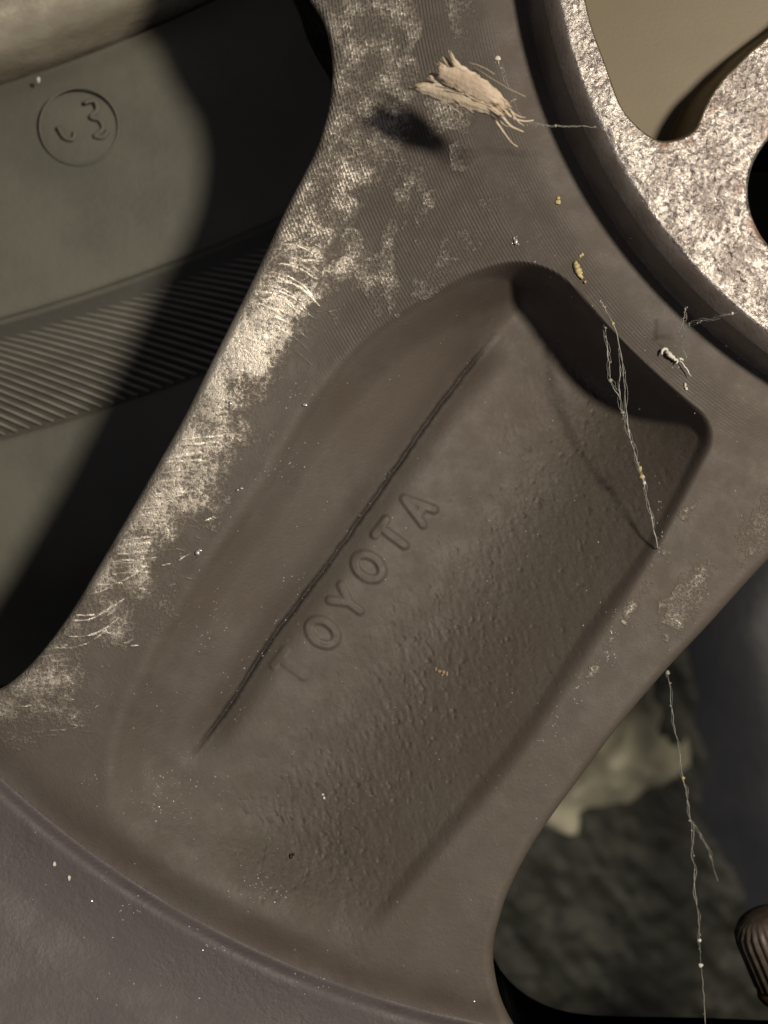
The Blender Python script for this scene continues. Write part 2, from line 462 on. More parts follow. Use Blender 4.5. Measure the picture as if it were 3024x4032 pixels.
# ------------------------------------------------------------------ the grid
def axis(lo, a, b, hi, step):
    mid = np.arange(a, b + 1e-6, step)
    def grow(x, end, sgn):
        out = []; st = step
        while (x - end) * sgn < 0:
            st = min(st * 1.12, 60); x += sgn * st; out.append(x)
        return out
    return np.array(sorted(grow(a, lo, -1)) + list(mid) + grow(b, hi, 1))
gu = axis(-2300, -90, 3110, 5400, 5.0)
gv = axis(-2300, -90, 4120, 5600, 5.0)
UU, VV = np.meshgrid(gu, gv)
NV, NU = UU.shape
u = UU.ravel().astype(np.float32); v = VV.ravel().astype(np.float32)
dl, nlx, nly, inl = poly_dist(u, v, GAP_L)
drr, nrx, nry, inr = poly_dist(u, v, GAP_R)
inb_d = np.hypot(u - BOLT_C[0], v - BOLT_C[1]) - BOLT_R
gl = np.where(inl, -dl, dl); gr = np.where(inr, -drr, drr); gb = inb_d.astype(np.float32)
gall = np.minimum(np.minimum(gl, gr), gb)
hole = gall < 0
cells_in = ~hole.reshape(NV, NU)
keep = cells_in[:-1, :-1] | cells_in[1:, :-1] | cells_in[:-1, 1:] | cells_in[1:, 1:]
# snap the vertices just inside an opening onto its outline
ml = inl; u = np.where(ml, nlx, u); v = np.where(ml, nly, v)
mr = inr; u = np.where(mr, nrx, u); v = np.where(mr, nry, v)
mb = gb < 0
ang = np.arctan2(v - BOLT_C[1], u - BOLT_C[0])
u = np.where(mb, BOLT_C[0] + BOLT_R * np.cos(ang), u); v = np.where(mb, BOLT_C[1] + BOLT_R * np.sin(ang), v)
gl = np.maximum(gl, 0); gr = np.maximum(gr, 0); gb = np.maximum(gb, 0)
dre, _, _, inrec = poly_dist(u, v, RECESS)
rec = np.where(inrec, dre, -dre)
h, masks, rh, rr, pk = wheel(u, v, gl, gr, gb, rec)
X = (u - CU) * S; Y = -(v - CV) * S; Z = h * 1e-3
P3 = np.stack([X, Y, Z], 1).astype(np.float32)
# shading normals from the whole surface so that parts meet without a seam
G = P3.reshape(NV, NU, 3).astype(np.float64)
du = np.empty_like(G); dv = np.empty_like(G)
du[:, 1:-1] = G[:, 2:] - G[:, :-2]; du[:, 0] = G[:, 1] - G[:, 0]; du[:, -1] = G[:, -1] - G[:, -2]
dv[1:-1] = G[2:] - G[:-2]; dv[0] = G[1] - G[0]; dv[-1] = G[-1] - G[-2]
nn = np.cross(dv, du); ln = np.linalg.norm(nn, axis=2, keepdims=True)
nn = np.where(ln > 1e-16, nn / np.maximum(ln, 1e-16), np.array([0, 0, 1.0]))
nn[nn[..., 2] < 0] *= -1
NORM = nn.reshape(-1, 3)

idx = np.arange(NV * NU).reshape(NV, NU)
quads_all = np.stack([idx[:-1, :-1], idx[1:, :-1], idx[1:, 1:], idx[:-1, 1:]], -1).reshape(-1, 4)
keep = keep.ravel()
ctr = quads_all[:, 0]
own_hub = (rh[ctr] < 29)
own_rec = own_hub & (rec[ctr] > 0)
own_side = own_hub & (rh[ctr] > -52)
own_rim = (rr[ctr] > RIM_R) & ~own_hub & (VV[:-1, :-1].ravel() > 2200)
own_pocket = (pk[ctr] > 0.015) & ~own_rim & ~own_hub
own_spoke = ~(own_hub | own_rim | own_pocket)
# edges of the kept region that border an opening
Kp = keep.reshape(NV - 1, NU - 1)

def link(o, parent=None):
    COL.objects.link(o)
    if parent is not None: o.parent = parent
    return o
def empty(name, loc=(0, 0, 0)):
    o = bpy.data.objects.new(name, None); o.location = loc; o.empty_display_size = 0.01
    return link(o)
def tag(o, label=None, cat=None, group=None, kind=None):
    if label: o['label'] = label
    if cat: o['category'] = cat
    if group: o['group'] = group
    if kind: o['kind'] = kind
    return o

WALL_Z = -0.022
def build_cells(name, sel, material, parent):
    sel = sel & keep
    q = quads_all[sel]
    # walls
    S2 = sel.reshape(NV - 1, NU - 1)
    wa, wb = [], []
    def add(mask, a, b):
        ii, jj = np.nonzero(mask); wa.append(a(ii, jj)); wb.append(b(ii, jj))
    ext = np.pad(Kp, 1, constant_values=True)      # the outside of the grid is no opening
    add(S2 & ~ext[:-2, 1:-1], lambda i, j: idx[i, j + 1], lambda i, j: idx[i, j])
    add(S2 & ~ext[2:, 1:-1], lambda i, j: idx[i + 1, j], lambda i, j: idx[i + 1, j + 1])
    add(S2 & ~ext[1:-1, :-2], lambda i, j: idx[i, j], lambda i, j: idx[i + 1, j])
    add(S2 & ~ext[1:-1, 2:], lambda i, j: idx[i + 1, j + 1], lambda i, j: idx[i, j + 1])
    wa = np.concatenate(wa); wb = np.concatenate(wb)
    used = np.unique(q); remap = np.full(NV * NU, -1); remap[used] = np.arange(len(used))
    verts = [P3[used]]; norms = [NORM[used]]; src = [used]
    faces = [remap[q]]
    if len(wa):
        wu = np.unique(np.concatenate([wa, wb])); wm = np.full(NV * NU, -1); wm[wu] = np.arange(len(wu))
        base = len(used)
        topv = P3[wu].copy(); botv = topv.copy(); botv[:, 2] = WALL_Z
        wn = np.zeros((len(wu), 3)); dvec = P3[wb] - P3[wa]
        fn = np.stack([dvec[:, 1], -dvec[:, 0], 0 * dvec[:, 0]], 1).astype(float)
        fn *= -1
        np.add.at(wn, wm[wa], fn); np.add.at(wn, wm[wb], fn)
        wn /= np.maximum(np.linalg.norm(wn, axis=1, keepdims=True), 1e-12)
        # orientation: away from the metal = towards the opening
        verts += [topv, botv]; norms += [-wn, -wn]; src += [wu, wu]
        a = wm[wa] + base; b2 = wm[wb] + base; n = len(wu)
        faces.append(np.stack([b2, a, a + n, b2 + n], 1)[:, ::-1])
    V3 = np.concatenate(verts).astype(np.float32); F = np.concatenate(faces).astype(np.int32)
    NRM = np.concatenate(norms); SRC = np.concatenate(src)
    # drop degenerate quads (snapped together)
    me = bpy.data.meshes.new(name)
    me.vertices.add(len(V3)); me.vertices.foreach_set('co', V3.ravel())
    me.loops.add(F.size); me.loops.foreach_set('vertex_index', F.ravel())
    me.polygons.add(len(F)); me.polygons.foreach_set('loop_start', np.arange(0, F.size, 4, dtype=np.int32))
    me.polygons.foreach_set('use_smooth', np.ones(len(F), bool))
    me.update(calc_edges=True)
    for k2, arr in masks.items():
        at = me.attributes.new(k2, 'FLOAT', 'POINT'); at.data.foreach_set('value', arr[SRC].astype(np.float32))
    me.normals_split_custom_set_from_vertices(NRM.astype(np.float32))
    me.materials.append(material)
    o = bpy.data.objects.new(name, me)
    return link(o, parent)

wheel_root = empty('alloy_wheel', (0, 0, 0))
tag(wheel_root, 'grimy back of a cast alloy car wheel with worn spoke edge', 'wheel')
spoke = build_cells('spoke', own_spoke, M_SPOKE, wheel_root)
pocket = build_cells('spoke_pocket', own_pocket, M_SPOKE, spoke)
hub = build_cells('hub_pad', own_hub & ~own_rec & ~own_side, M_HUB, wheel_root)
tag(hub, 'bright corroded mounting pad of the hub')
hub_side = build_cells('hub_side', own_side, M_SIDE, hub)
recess = build_cells('hub_recess', own_rec, M_RECESS, hub)
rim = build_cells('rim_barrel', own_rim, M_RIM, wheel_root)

# ------------------------------------------------------------------ generic mesh helper
def mesh_obj(name, verts, faces, material, parent=None, smooth=True):
    me = bpy.data.meshes.new(name)
    me.from_pydata([tuple(map(float, p)) for p in verts], [], [tuple(map(int, f)) for f in faces])
    me.update()
    bm = bmesh.new(); bm.from_mesh(me); bmesh.ops.recalc_face_normals(bm, faces=bm.faces); bm.to_mesh(me); bm.free()
    if smooth:
        me.polygons.foreach_set('use_smooth', np.ones(len(me.polygons), bool))
    me.materials.append(material)
    return link(bpy.data.objects.new(name, me), parent)

def height_at(us, vs):
    us = np.array(us, np.float32); vs = np.array(vs, np.float32)
    a, _, _, i1 = poly_dist(us, vs, GAP_L); b, _, _, i2 = poly_dist(us, vs, GAP_R)
    e, _, _, i3 = poly_dist(us, vs, RECESS)
    hh = wheel(us, vs, a, b, np.maximum(np.hypot(us - BOLT_C[0], vs - BOLT_C[1]) - BOLT_R, 0).astype(np.float32), np.where(i3, e, -e))[0]
    return hh * 1e-3

# ------------------------------------------------------------------ cast lettering on the pocket floor, each letter a part
LET_H, LET_W = 124.0, 76.0
def arc(cx, cy, rx, ry, a0, a1, n=18):
    return [(cx + rx * math.cos(math.radians(a0 + (a1 - a0) * i / n)), cy + ry * math.sin(math.radians(a0 + (a1 - a0) * i / n))) for i in range(n + 1)]
GLYPH = {
    'T': [[(0.0, 1), (1, 1)], [(0.5, 1), (0.5, 0)]],
    'O': [arc(0.5, 0.5, 0.52, 0.5, 0, 360, 26)],
    'Y': [[(0, 1), (0.5, 0.45), (1, 1)], [(0.5, 0.45), (0.5, 0)]],
    'A': [[(0, 0), (0.5, 1), (1, 0)], [(0.2, 0.32), (0.8, 0.32)]],
}
bx, by = 0.600, -0.800            # reading direction in the picture plane
ux_, uy_ = -0.800, -0.600         # letter tops
word = 'TOYOTA'
centres = [(1146, 2652), (1272, 2512), (1374, 2388), (1458, 2246), (1556, 2122), (1654, 2006)]
soft = [0.45, 0.9, 0.8, 1.0, 1.0, 1.0]
for i, ch in enumerate(word):
    cx, cy = centres[i]; cx -= 9; cy -= 7
    strokes = []
    for st in GLYPH[ch]:
        P = np.array([(cx + bx * (x - 0.5) * LET_W * (1.1 if ch == 'O' else 1) + ux_ * (y - 0.5) * LET_H,
                       cy + by * (x - 0.5) * LET_W * (1.1 if ch == 'O' else 1) + uy_ * (y - 0.5) * LET_H) for x, y in st])
        strokes.append(P)
    stp = 3.0
    au = np.arange(cx - 120, cx + 120, stp); av = np.arange(cy - 120, cy + 120, stp)
    A, B = np.meshgrid(au, av)
    dd = np.full(A.shape, 1e9)
    for P in strokes:
        dd = np.minimum(dd, poly_dist(A.ravel(), B.ravel(), P, False)[0].reshape(A.shape))
    prof = 1 - sstep(8.0, 26.0, dd)
    keepc = prof > 0.004
    kc = keepc[:-1, :-1] | keepc[1:, :-1] | keepc[:-1, 1:] | keepc[1:, 1:]
    hh, mk, _, _, _ = wheel(A.ravel(), B.ravel())
    hh = hh.reshape(A.shape) + prof * 0.25 * soft[i] * (0.75 + 0.5 * vnoise(A / 30, B / 30, 12)) + 0.004
    I = np.arange(A.size).reshape(A.shape)
    q = np.stack([I[:-1, :-1], I[1:, :-1], I[1:, 1:], I[:-1, 1:]], -1)[kc]
    used = np.unique(q); rm = np.full(A.size, -1); rm[used] = np.arange(len(used))
    V3 = np.stack([(A.ravel() - CU) * S, -(B.ravel() - CV) * S, hh.ravel() * 1e-3], 1)[used]
    lo = mesh_obj('letter', V3, rm[q], M_SPOKE, spoke)
    for k2 in masks:
        at = lo.data.attributes.new(k2, 'FLOAT', 'POINT'); at.data.foreach_set('value', mk[k2][used].astype(np.float32))
    tag(lo, 'cast raised letter %s' % ch)

# ------------------------------------------------------------------ valve at the far rim
M_CAP = simple('worn_brown_plastic', (0.055, 0.042, 0.034), (0.085, 0.066, 0.052), 900, 0.5, 0, 3000, .0001, .4)
M_STEM = simple('black_valve_rubber', (0.012, 0.011, 0.010), (0.022, 0.020, 0.018), 700, 0.6)
M_BRASS = simple('tarnished_brass', (0.20, 0.12, 0.06), (0.11, 0.07, 0.04), 1200, 0.4, 0.7)
def lathe(name, prof, axis_dir, origin, material, parent, seg=48, knurl=None):
    ax = mathutils.Vector(axis_dir).normalized(); q = ax.to_track_quat('Z', 'Y')
    verts = []; faces = []
    for k2, (r, z) in enumerate(prof):
        for s2 in range(seg):
            a = 2 * math.pi * s2 / seg
            rr2 = r
            if knurl and knurl[0] <= k2 <= knurl[1]:
                rr2 = r + (0.00017 if (s2 // 2) % 2 else -0.00012)
            p = q @ mathutils.Vector((rr2 * math.cos(a), rr2 * math.sin(a), z)) + mathutils.Vector(origin)
            verts.append(p)
    for k2 in range(len(prof) - 1):
        for s2 in range(seg):
            a = k2 * seg + s2; b = k2 * seg + (s2 + 1) % seg
            faces.append((a, b, b + seg, a + seg))
    faces.append(tuple(range(seg))[::-1]); faces.append(tuple(range((len(prof) - 1) * seg, len(prof) * seg)))
    return mesh_obj(name, verts, faces, material, parent, smooth=True)
tip = np.array([*unproj(2985, 3600, -0.016), -0.016])
vax = np.array([-0.40, 0.86, 0.16]); vax /= np.linalg.norm(vax)
m_ = 0.001
o_cap = tip - vax * 0.009
valve = lathe('tyre_valve', [(0.0023, -0.012), (0.0031, -0.0115), (0.0035, -0.009), (0.0033, -0.004), (0.0029, -0.0012), (0.0026, -0.0004)],
              vax, o_cap, M_STEM, wheel_root)
lathe('valve_collar', [(0.0024, -0.0004), (0.0034, -0.0003), (0.0036, 0.0003), (0.0034, 0.0008), (0.0022, 0.0009)], vax, o_cap, M_BRASS, valve)
lathe('valve_cap', [(0.0024, 0.0009), (0.0031, 0.001), (0.0033, 0.0015), (0.0032, 0.0068), (0.0030, 0.0078), (0.0024, 0.0087), (0.0012, 0.0090)],
      vax, o_cap, M_CAP, valve, 96, (2, 4))

# ------------------------------------------------------------------ ground far below
GZ = -0.165
M_GROUND = simple('dark_rough_asphalt', (0.013, 0.0145, 0.0095), (0.030, 0.031, 0.021), 300, 0.45, 0, 1500, .0004, .5, spec=.3)
def ground():
    a = np.concatenate([np.linspace(-1.2, -0.03, 40)[:-1], np.arange(-0.03, 0.135, 0.0005), np.linspace(0.135, 1.2, 40)[1:]])
    b = np.concatenate([np.linspace(-1.2, -0.155, 40)[:-1], np.arange(-0.155, 0.03, 0.0005), np.linspace(0.03, 1.2, 40)[1:]])
    A, B = np.meshgrid(a, b)
    # ridges run from upper left to lower right, like wrinkles of worn asphalt
    p = A * 0.62 - B * 0.78; q = A * 0.78 + B * 0.62
    w = fbm(A / 0.018, B / 0.018, 2, 3) * 1.3
    z = 0.0012 * fbm(p / 0.0072 + w * .5, q / 0.0036 + w * .5, 2, 5) + 0.0004 * (fbm(A / 0.0026, B / 0.0026, 2, 18) - .5) + (fbm(A / 0.03, B / 0.03, 2, 8) - .5) * 0.002
    V3 = np.stack([A.ravel(), B.ravel(), (GZ + z).ravel()], 1)
    I = np.arange(A.size).reshape(A.shape)
    F = np.stack([I[:-1, :-1], I[:-1, 1:], I[1:, 1:], I[1:, :-1]], -1).reshape(-1, 4)
    me = bpy.data.meshes.new('ground'); me.vertices.add(len(V3)); me.vertices.foreach_set('co', V3.astype(np.float32).ravel())
    me.loops.add(F.size); me.loops.foreach_set('vertex_index', F.astype(np.int32).ravel())
    me.polygons.add(len(F)); me.polygons.foreach_set('loop_start', np.arange(0, F.size, 4, dtype=np.int32))
    me.polygons.foreach_set('use_smooth', np.ones(len(F), bool)); me.update(calc_edges=True)
    me.materials.append(M_GROUND)
    o = link(bpy.data.objects.new('ground', me)); o['kind'] = 'structure'
    return o
ground()

def slab(name, outline, zbase, thick, material, step, zfun):
    """closed low body with a traced outline: domed, uneven top, vertical-ish edge, flat underside"""
    P = catmull(outline, 4, True)
    lo = P.min(0); hi = P.max(0)
    a = np.arange(lo[0] - step, hi[0] + step * 2, step); b = np.arange(lo[1] - step, hi[1] + step * 2, step)
    A, B = np.meshgrid(a, b)
    dd, nx, ny, ins = poly_dist(A.ravel(), B.ravel(), P)
    ins = ins.reshape(A.shape)
    kc = ins[:-1, :-1] | ins[1:, :-1] | ins[:-1, 1:] | ins[1:, 1:]
    A2 = np.where(ins, A, nx.reshape(A.shape)); B2 = np.where(ins, B, ny.reshape(A.shape))
    din = np.where(ins, dd.reshape(A.shape), 0)
    z = zbase + zfun(A2, B2, din)
    I = np.arange(A.size).reshape(A.shape)
    q = np.stack([I[:-1, :-1], I[:-1, 1:], I[1:, 1:], I[1:, :-1]], -1)[kc]
    used = np.unique(q); rm = np.full(A.size, -1); rm[used] = np.arange(len(used)); n = len(used)
    top = np.stack([A2.ravel(), B2.ravel(), z.ravel()], 1)[used]; bot = top.copy(); bot[:, 2] = np.minimum(top[:, 2] - thick, top[:, 2])
    F = [tuple(f) for f in rm[q]] + [tuple(f[::-1] + n) for f in rm[q]]
    cnt = {}
    for f in rm[q]:
        for k2 in range(4):
            e = (f[k2], f[(k2 + 1) % 4]); cnt[e] = 1
    for (x, y) in list(cnt):
        if (y, x) not in cnt: F.append((y, x, x + n, y + n))
    return mesh_obj(name, np.concatenate([top, bot]), F, material)

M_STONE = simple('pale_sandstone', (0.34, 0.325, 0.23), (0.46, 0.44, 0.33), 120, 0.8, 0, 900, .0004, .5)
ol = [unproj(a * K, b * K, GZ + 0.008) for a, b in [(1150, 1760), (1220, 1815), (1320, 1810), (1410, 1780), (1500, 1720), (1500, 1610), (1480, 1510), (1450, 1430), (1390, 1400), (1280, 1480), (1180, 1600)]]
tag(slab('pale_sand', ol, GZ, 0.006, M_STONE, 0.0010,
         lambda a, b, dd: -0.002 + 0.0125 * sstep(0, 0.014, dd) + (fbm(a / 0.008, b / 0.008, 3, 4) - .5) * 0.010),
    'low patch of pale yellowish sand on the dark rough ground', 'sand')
M_SHEET = simple('blue_black_plastic', (0.020, 0.022, 0.027), (0.028, 0.030, 0.036), 60, 0.5, 0, 500, .0006, .3, rough2=.55)
ol = [unproj(a * K, b * K, GZ + 0.013) for a, b in [(1415, 1330), (1425, 1440), (1450, 1540), (1474, 1660), (1470, 1730), (1462, 1790), (1490, 1860), (1535, 1950), (1575, 2050), (1620, 2150), (1660, 2260),
                                                     (1850, 2350), (2300, 2200), (2400, 1500), (2000, 1000), (1600, 1050)]]
tag(slab('plastic_sheet', ol, GZ, 0.0012, M_SHEET, 0.0022,
         lambda a, b, dd: 0.0000 + 0.0075 * sstep(0, 0.022, dd) + (fbm(a / 0.05, b / 0.06, 2, 14) - .5) * 0.006),
    'smooth blue-black plastic sheet lying on the rough ground', 'plastic sheet')

# ------------------------------------------------------------------ the other wheel under the opening
TZ = -0.032
kT = (CAMZ - TZ) / CAMZ
px, py = unproj(180, 175, TZ)
R_RIM = 0.190
nx_, ny_ = 0.334, -0.942
TC = (px - R_RIM * nx_, py - R_RIM * ny_)
def rad(uu, vv): 
    x, y = unproj(uu, vv, TZ); return math.hypot(x - TC[0], y - TC[1])
RB0, RB1 = rad(253, 1190), rad(240, 1655)
print('tyre', TC, RB0, RB1)
def ang_of(uu, vv):
    x, y = unproj(uu, vv, TZ); return math.atan2(y - TC[1], x - TC[0])
def tyre_material():
    m = simple('dusty_tyre_rubber', (0.096, 0.094, 0.078), (0.128, 0.125, 0.103), 60, 0.55, 0, 900, .0002, .35, spec=.4, rough2=.68)
    nt = m.node_tree; p = nt.nodes['Principled BSDF']
    base = p.inputs['Base Color'].links[0].from_socket
    g = N(nt, 'ShaderNodeTexCoord')
    vm = N(nt, 'ShaderNodeVectorMath', operation='MULTIPLY'); nt.links.new(g.outputs['Object'], vm.inputs[0]); vm.inputs[1].default_value = (1, 1, 0)
    vl = N(nt, 'ShaderNodeVectorMath', operation='LENGTH'); nt.links.new(vm.outputs[0], vl.inputs[0])
    inb = math_(nt, 'MULTIPLY', ramp(nt, vl.outputs['Value'], RB0, RB0 + .0005), ramp(nt, vl.outputs['Value'], RB1, RB1 - .0005))
    nt.links.new(mixc(nt, inb, base, (0.056, 0.054, 0.045)), p.inputs['Base Color'])      # undusted rubber between the ribs
    return m
M_TYRE = tyre_material()
M_RIB = simple('scuffed_tyre_rib', (0.19, 0.18, 0.15), (0.27, 0.255, 0.22), 300, 0.5, 0, 900, .0002, .35)
M_ALU = simple('brushed_silver_rim', (0.50, 0.455, 0.36), (0.66, 0.61, 0.50), 130, 0.22, 0.5, 260, .0012, .2, rough2=.36)
other = empty('spare_wheel', (TC[0], TC[1], GZ))
tag(other, 'dusty black tyre on silver rim lying beneath the alloy wheel', 'wheel')
def revolve(name, prof, material, parent, seg=240):
    prof = catmull(prof, 4, True)
    verts = []; faces = []; n = len(prof)
    for s2 in range(seg):
        a = 2 * math.pi * s2 / seg
        for r, z in prof: verts.append((r * math.cos(a), r * math.sin(a), z - GZ))
    for s2 in range(seg):
        t2 = (s2 + 1) % seg
        for k2 in range(n):
            faces.append((s2 * n + k2, s2 * n + (k2 + 1) % n, t2 * n + (k2 + 1) % n, t2 * n + k2))
    return mesh_obj(name, verts, faces, material, parent)
z0 = TZ
tyre = revolve('tyre', [(0.1912, z0 - .006), (0.1925, z0 - .0025), (0.197, z0 - .0008), (0.205, z0), (RB0 - .004, z0 + .0002), (RB0 - .0006, z0 + .0001),
                        (RB0 + .0004, z0 - .0008), ((RB0 + RB1) / 2, z0 - .0016), (RB1 - .0004, z0 - .0016), (RB1 + .0006, z0 - .0004), (RB1 + .006, z0 - .0005),
                        (RB1 + .020, z0 - .0012), (RB1 + .032, z0 - .008), (RB1 + .040, z0 - .030), (RB1 + .042, z0 - .075), (RB1 + .036, z0 - .108),
                        (RB1 + .015, z0 - .124), (RB1 - .01, z0 - .127), (0.21, z0 - .125), (0.192, z0 - .118), (0.188, z0 - .08), (0.188, z0 - .03)], M_TYRE, other)
rimo = revolve('silver_rim', [(0.1908, z0 - .008), (0.1905, z0 + .002), (0.1893, z0 + .0052), (0.1868, z0 + .0066), (0.1840, z0 + .0060), (0.1815, z0 + .0038), (0.178, z0 + .0018),
                              (0.170, z0 + .0010), (0.163, z0 - .004), (0.158, z0 - .02), (0.155, z0 - .06), (0.158, z0 - .11), (0.165, z0 - .118), (0.168, z0 - .06), (0.172, z0 - .02), (0.187, z0 - .012)], M_ALU, other)
# ribs in the band: each a curved bead crossing the band at a slant
def rib_mesh():
    n = 10; verts = []; faces = []
    for i in range(n + 1):
        f = i / n
        r = RB0 + (RB1 - RB0) * (0.02 + 0.96 * f)
        off = -0.0195 * (f ** 0.82)            # along the band, metres, clockwise
        a = -off / r
        # local frame at angle 0: x radial, y tangential
        for (dw, dz) in ((-.00019, -.0004), (-.00011, .00024), (0, .00036), (.00011, .00024), (.00019, -.0004)):
            verts.append((r * math.cos(a) + dw * 0.78, r * math.sin(a) - dw * 0.62, z0 - .0014 - GZ + dz))
    for i in range(n):
        for k2 in range(4):
            a = i * 5 + k2; faces.append((a, a + 1, a + 6, a + 5))
    return verts, faces
a_ref = ang_of(300, 1400)
vs_, fs_ = rib_mesh()
proto = mesh_obj('rib', vs_, fs_, M_RIB, tyre)
dA = 0.00142 / ((RB0 + RB1) / 2)
for i in range(120):
    o = proto if i == 0 else bpy.data.objects.new('rib', proto.data)
    if i: link(o, tyre)
    o.rotation_euler = (0, 0, a_ref - 60 * dA + i * dA - 0.03)

# approval mark: a raised ring with a worn character inside
def bead(name, pts, r, material, parent=None, ring=6, closed=False, taper=None):
    pts = [mathutils.Vector(p) for p in pts]; verts = []; faces = []; n = len(pts)
    for i, p in enumerate(pts):
        a = pts[(i - 1) % n] if (closed or i > 0) else p
        b = pts[(i + 1) % n] if (closed or i < n - 1) else p
        t = (b - a).normalized() if (b - a).length > 0 else mathutils.Vector((0, 0, 1))
        up = mathutils.Vector((0, 0, 1)) if abs(t.z) < 0.95 else mathutils.Vector((1, 0, 0))
        s_ = t.cross(up).normalized(); w_ = s_.cross(t)
        rad_ = r if taper is None else r * taper(i / max(n - 1, 1))
        for k2 in range(ring):
            an = 2 * math.pi * k2 / ring
            verts.append(p + s_ * (rad_ * math.cos(an)) + w_ * (rad_ * math.sin(an)))
    for i in range(n if closed else n - 1):
        j = (i + 1) % n
        for k2 in range(ring):
            faces.append((i * ring + k2, i * ring + (k2 + 1) % ring, j * ring + (k2 + 1) % ring, j * ring + k2))
    if not closed:
        faces.append(tuple(range(ring))[::-1]); faces.append(tuple(range((n - 1) * ring, n * ring)))
    return mesh_obj(name, verts, faces, material, parent)
ex, ey = unproj(312, 498, TZ); ex -= TC[0]; ey -= TC[1]
zt = z0 - GZ + 0.0000
er = 155 * S * kT
bead('mark_ring', [(ex + er * math.cos(a), ey + er * 0.98 * math.sin(a), zt) for a in np.linspace(0, 2 * math.pi, 64, endpoint=False)], 0.00017, M_TYRE, tyre, 8, True)
def mark(pts, name='mark_stroke', r=0.00026):
    out = []
    for a, b in catmull(pts, 5):
        x, y = unproj(a, b, TZ); out.append((x - TC[0], y - TC[1], zt + 0.00003))
    bead(name, out, r, M_TYRE, tyre, 8)
Z1 = 1400 / 1659
mark([(a * Z1, b * Z1) for a, b in [(395, 480), (440, 470), (455, 510), (425, 545), (465, 560), (480, 600), (440, 635)]])
mark([(a * Z1, b * Z1) for a, b in [(440, 635), (480, 640), (505, 610)]])
mark([(a * Z1, b * Z1) for a, b in [(270, 590), (300, 640), (340, 650), (350, 615)]])

# ------------------------------------------------------------------ dried plant fibres hung in web
M_FIBRE = simple('dry_straw_fibre', (0.54, 0.45, 0.33), (0.68, 0.59, 0.46), 500, 0.75, 0, 2600, .0002, .6)
M_FIBRE2 = simple('pinkish_dry_fibre', (0.52, 0.41, 0.31), (0.64, 0.52, 0.40), 500, 0.75, 0, 2600, .0002, .6)
M_WEB = simple('dusty_web_silk', (0.24, 0.24, 0.215), (0.40, 0.39, 0.35), 900, 0.6)
M_CRUMB = simple('yellow_crumb', (0.46, 0.37, 0.16), (0.60, 0.50, 0.26), 900, 0.7, 0, 2500, .0002, .5)
M_WHITE = simple('chalky_white_crumb', (0.62, 0.58, 0.50), (0.75, 0.72, 0.66), 900, 0.6, 0, 2500, .0002, .5)
M_FLAKE = simple('bright_metal_flake', (0.62, 0.66, 0.68), (0.82, 0.84, 0.86), 900, 0.22, 0.6)
M_BROWN = simple('tan_paint_chip', (0.26, 0.18, 0.12), (0.33, 0.24, 0.16), 900, 0.6)
LZ = 0.0100
leaf = empty('dry_plant_tuft', (*unproj(1025 * K, 215 * K, LZ), LZ))
tag(leaf, 'frayed straw-coloured plant fibre tuft hanging in web beside the hub', 'plant debris')
LO = np.array(leaf.location)
def leaf_pt(a, b, z):
    x, y = unproj(a, b, LZ); x -= LO[0]; y -= LO[1]
    tilt = 0.5 * (0.5 * x + 0.87 * y)                 # the tuft leans: its upper side stands higher
    f = (CAMZ - LZ - tilt - z) / (CAMZ - LZ)
    return ((x + LO[0]) * f - LO[0], (y + LO[1]) * f - LO[1], z + tilt)
# fronds: tapered, cupped blades lying against each other
A0 = lambda a, b: (1200 + a * 1200 / 1659, b * 1200 / 1659)
fronds = [
    ([(640, 480), (740, 500), (850, 530), (950, 570), (1020, 605)], [40, 74, 84, 64, 28], 0.0008),
    ([(740, 390), (830, 430), (920, 470), (1010, 530), (1075, 585)], [56, 90, 100, 74, 30], 0.0011),
    # (points in the enlarged crop), widths, lift
    ([(595, 483), (690, 510), (800, 540), (900, 575), (985, 610)], [10, 34, 46, 40, 22], -.0004),
    ([(620, 470), (720, 480), (830, 500), (940, 550), (1030, 610)], [26, 42, 46, 44, 24], 0.0001),
    ([(690, 425), (780, 455), (880, 480), (970, 530), (1050, 600)], [22, 44, 52, 46, 26], 0.0005),
    ([(735, 360), (800, 410), (890, 450), (990, 520), (1070, 590)], [30, 46, 54, 46, 24], 0.0009),
    ([(795, 295), (830, 360), (910, 420), (1010, 490), (1090, 570)], [12, 34, 46, 44, 24], 0.0005),
    ([(765, 330), (820, 390), (930, 440), (1030, 510), (1105, 575)], [22, 40, 48, 42, 20], 0.0001),
    ([(700, 405), (760, 420), (850, 460), (950, 500), (1040, 560)], [14, 30, 40, 40, 24], 0.0011),
    ([(640, 445), (740, 470), (860, 510), (980, 570), (1060, 620)], [12, 30, 36, 30, 20], 0.0008),
]
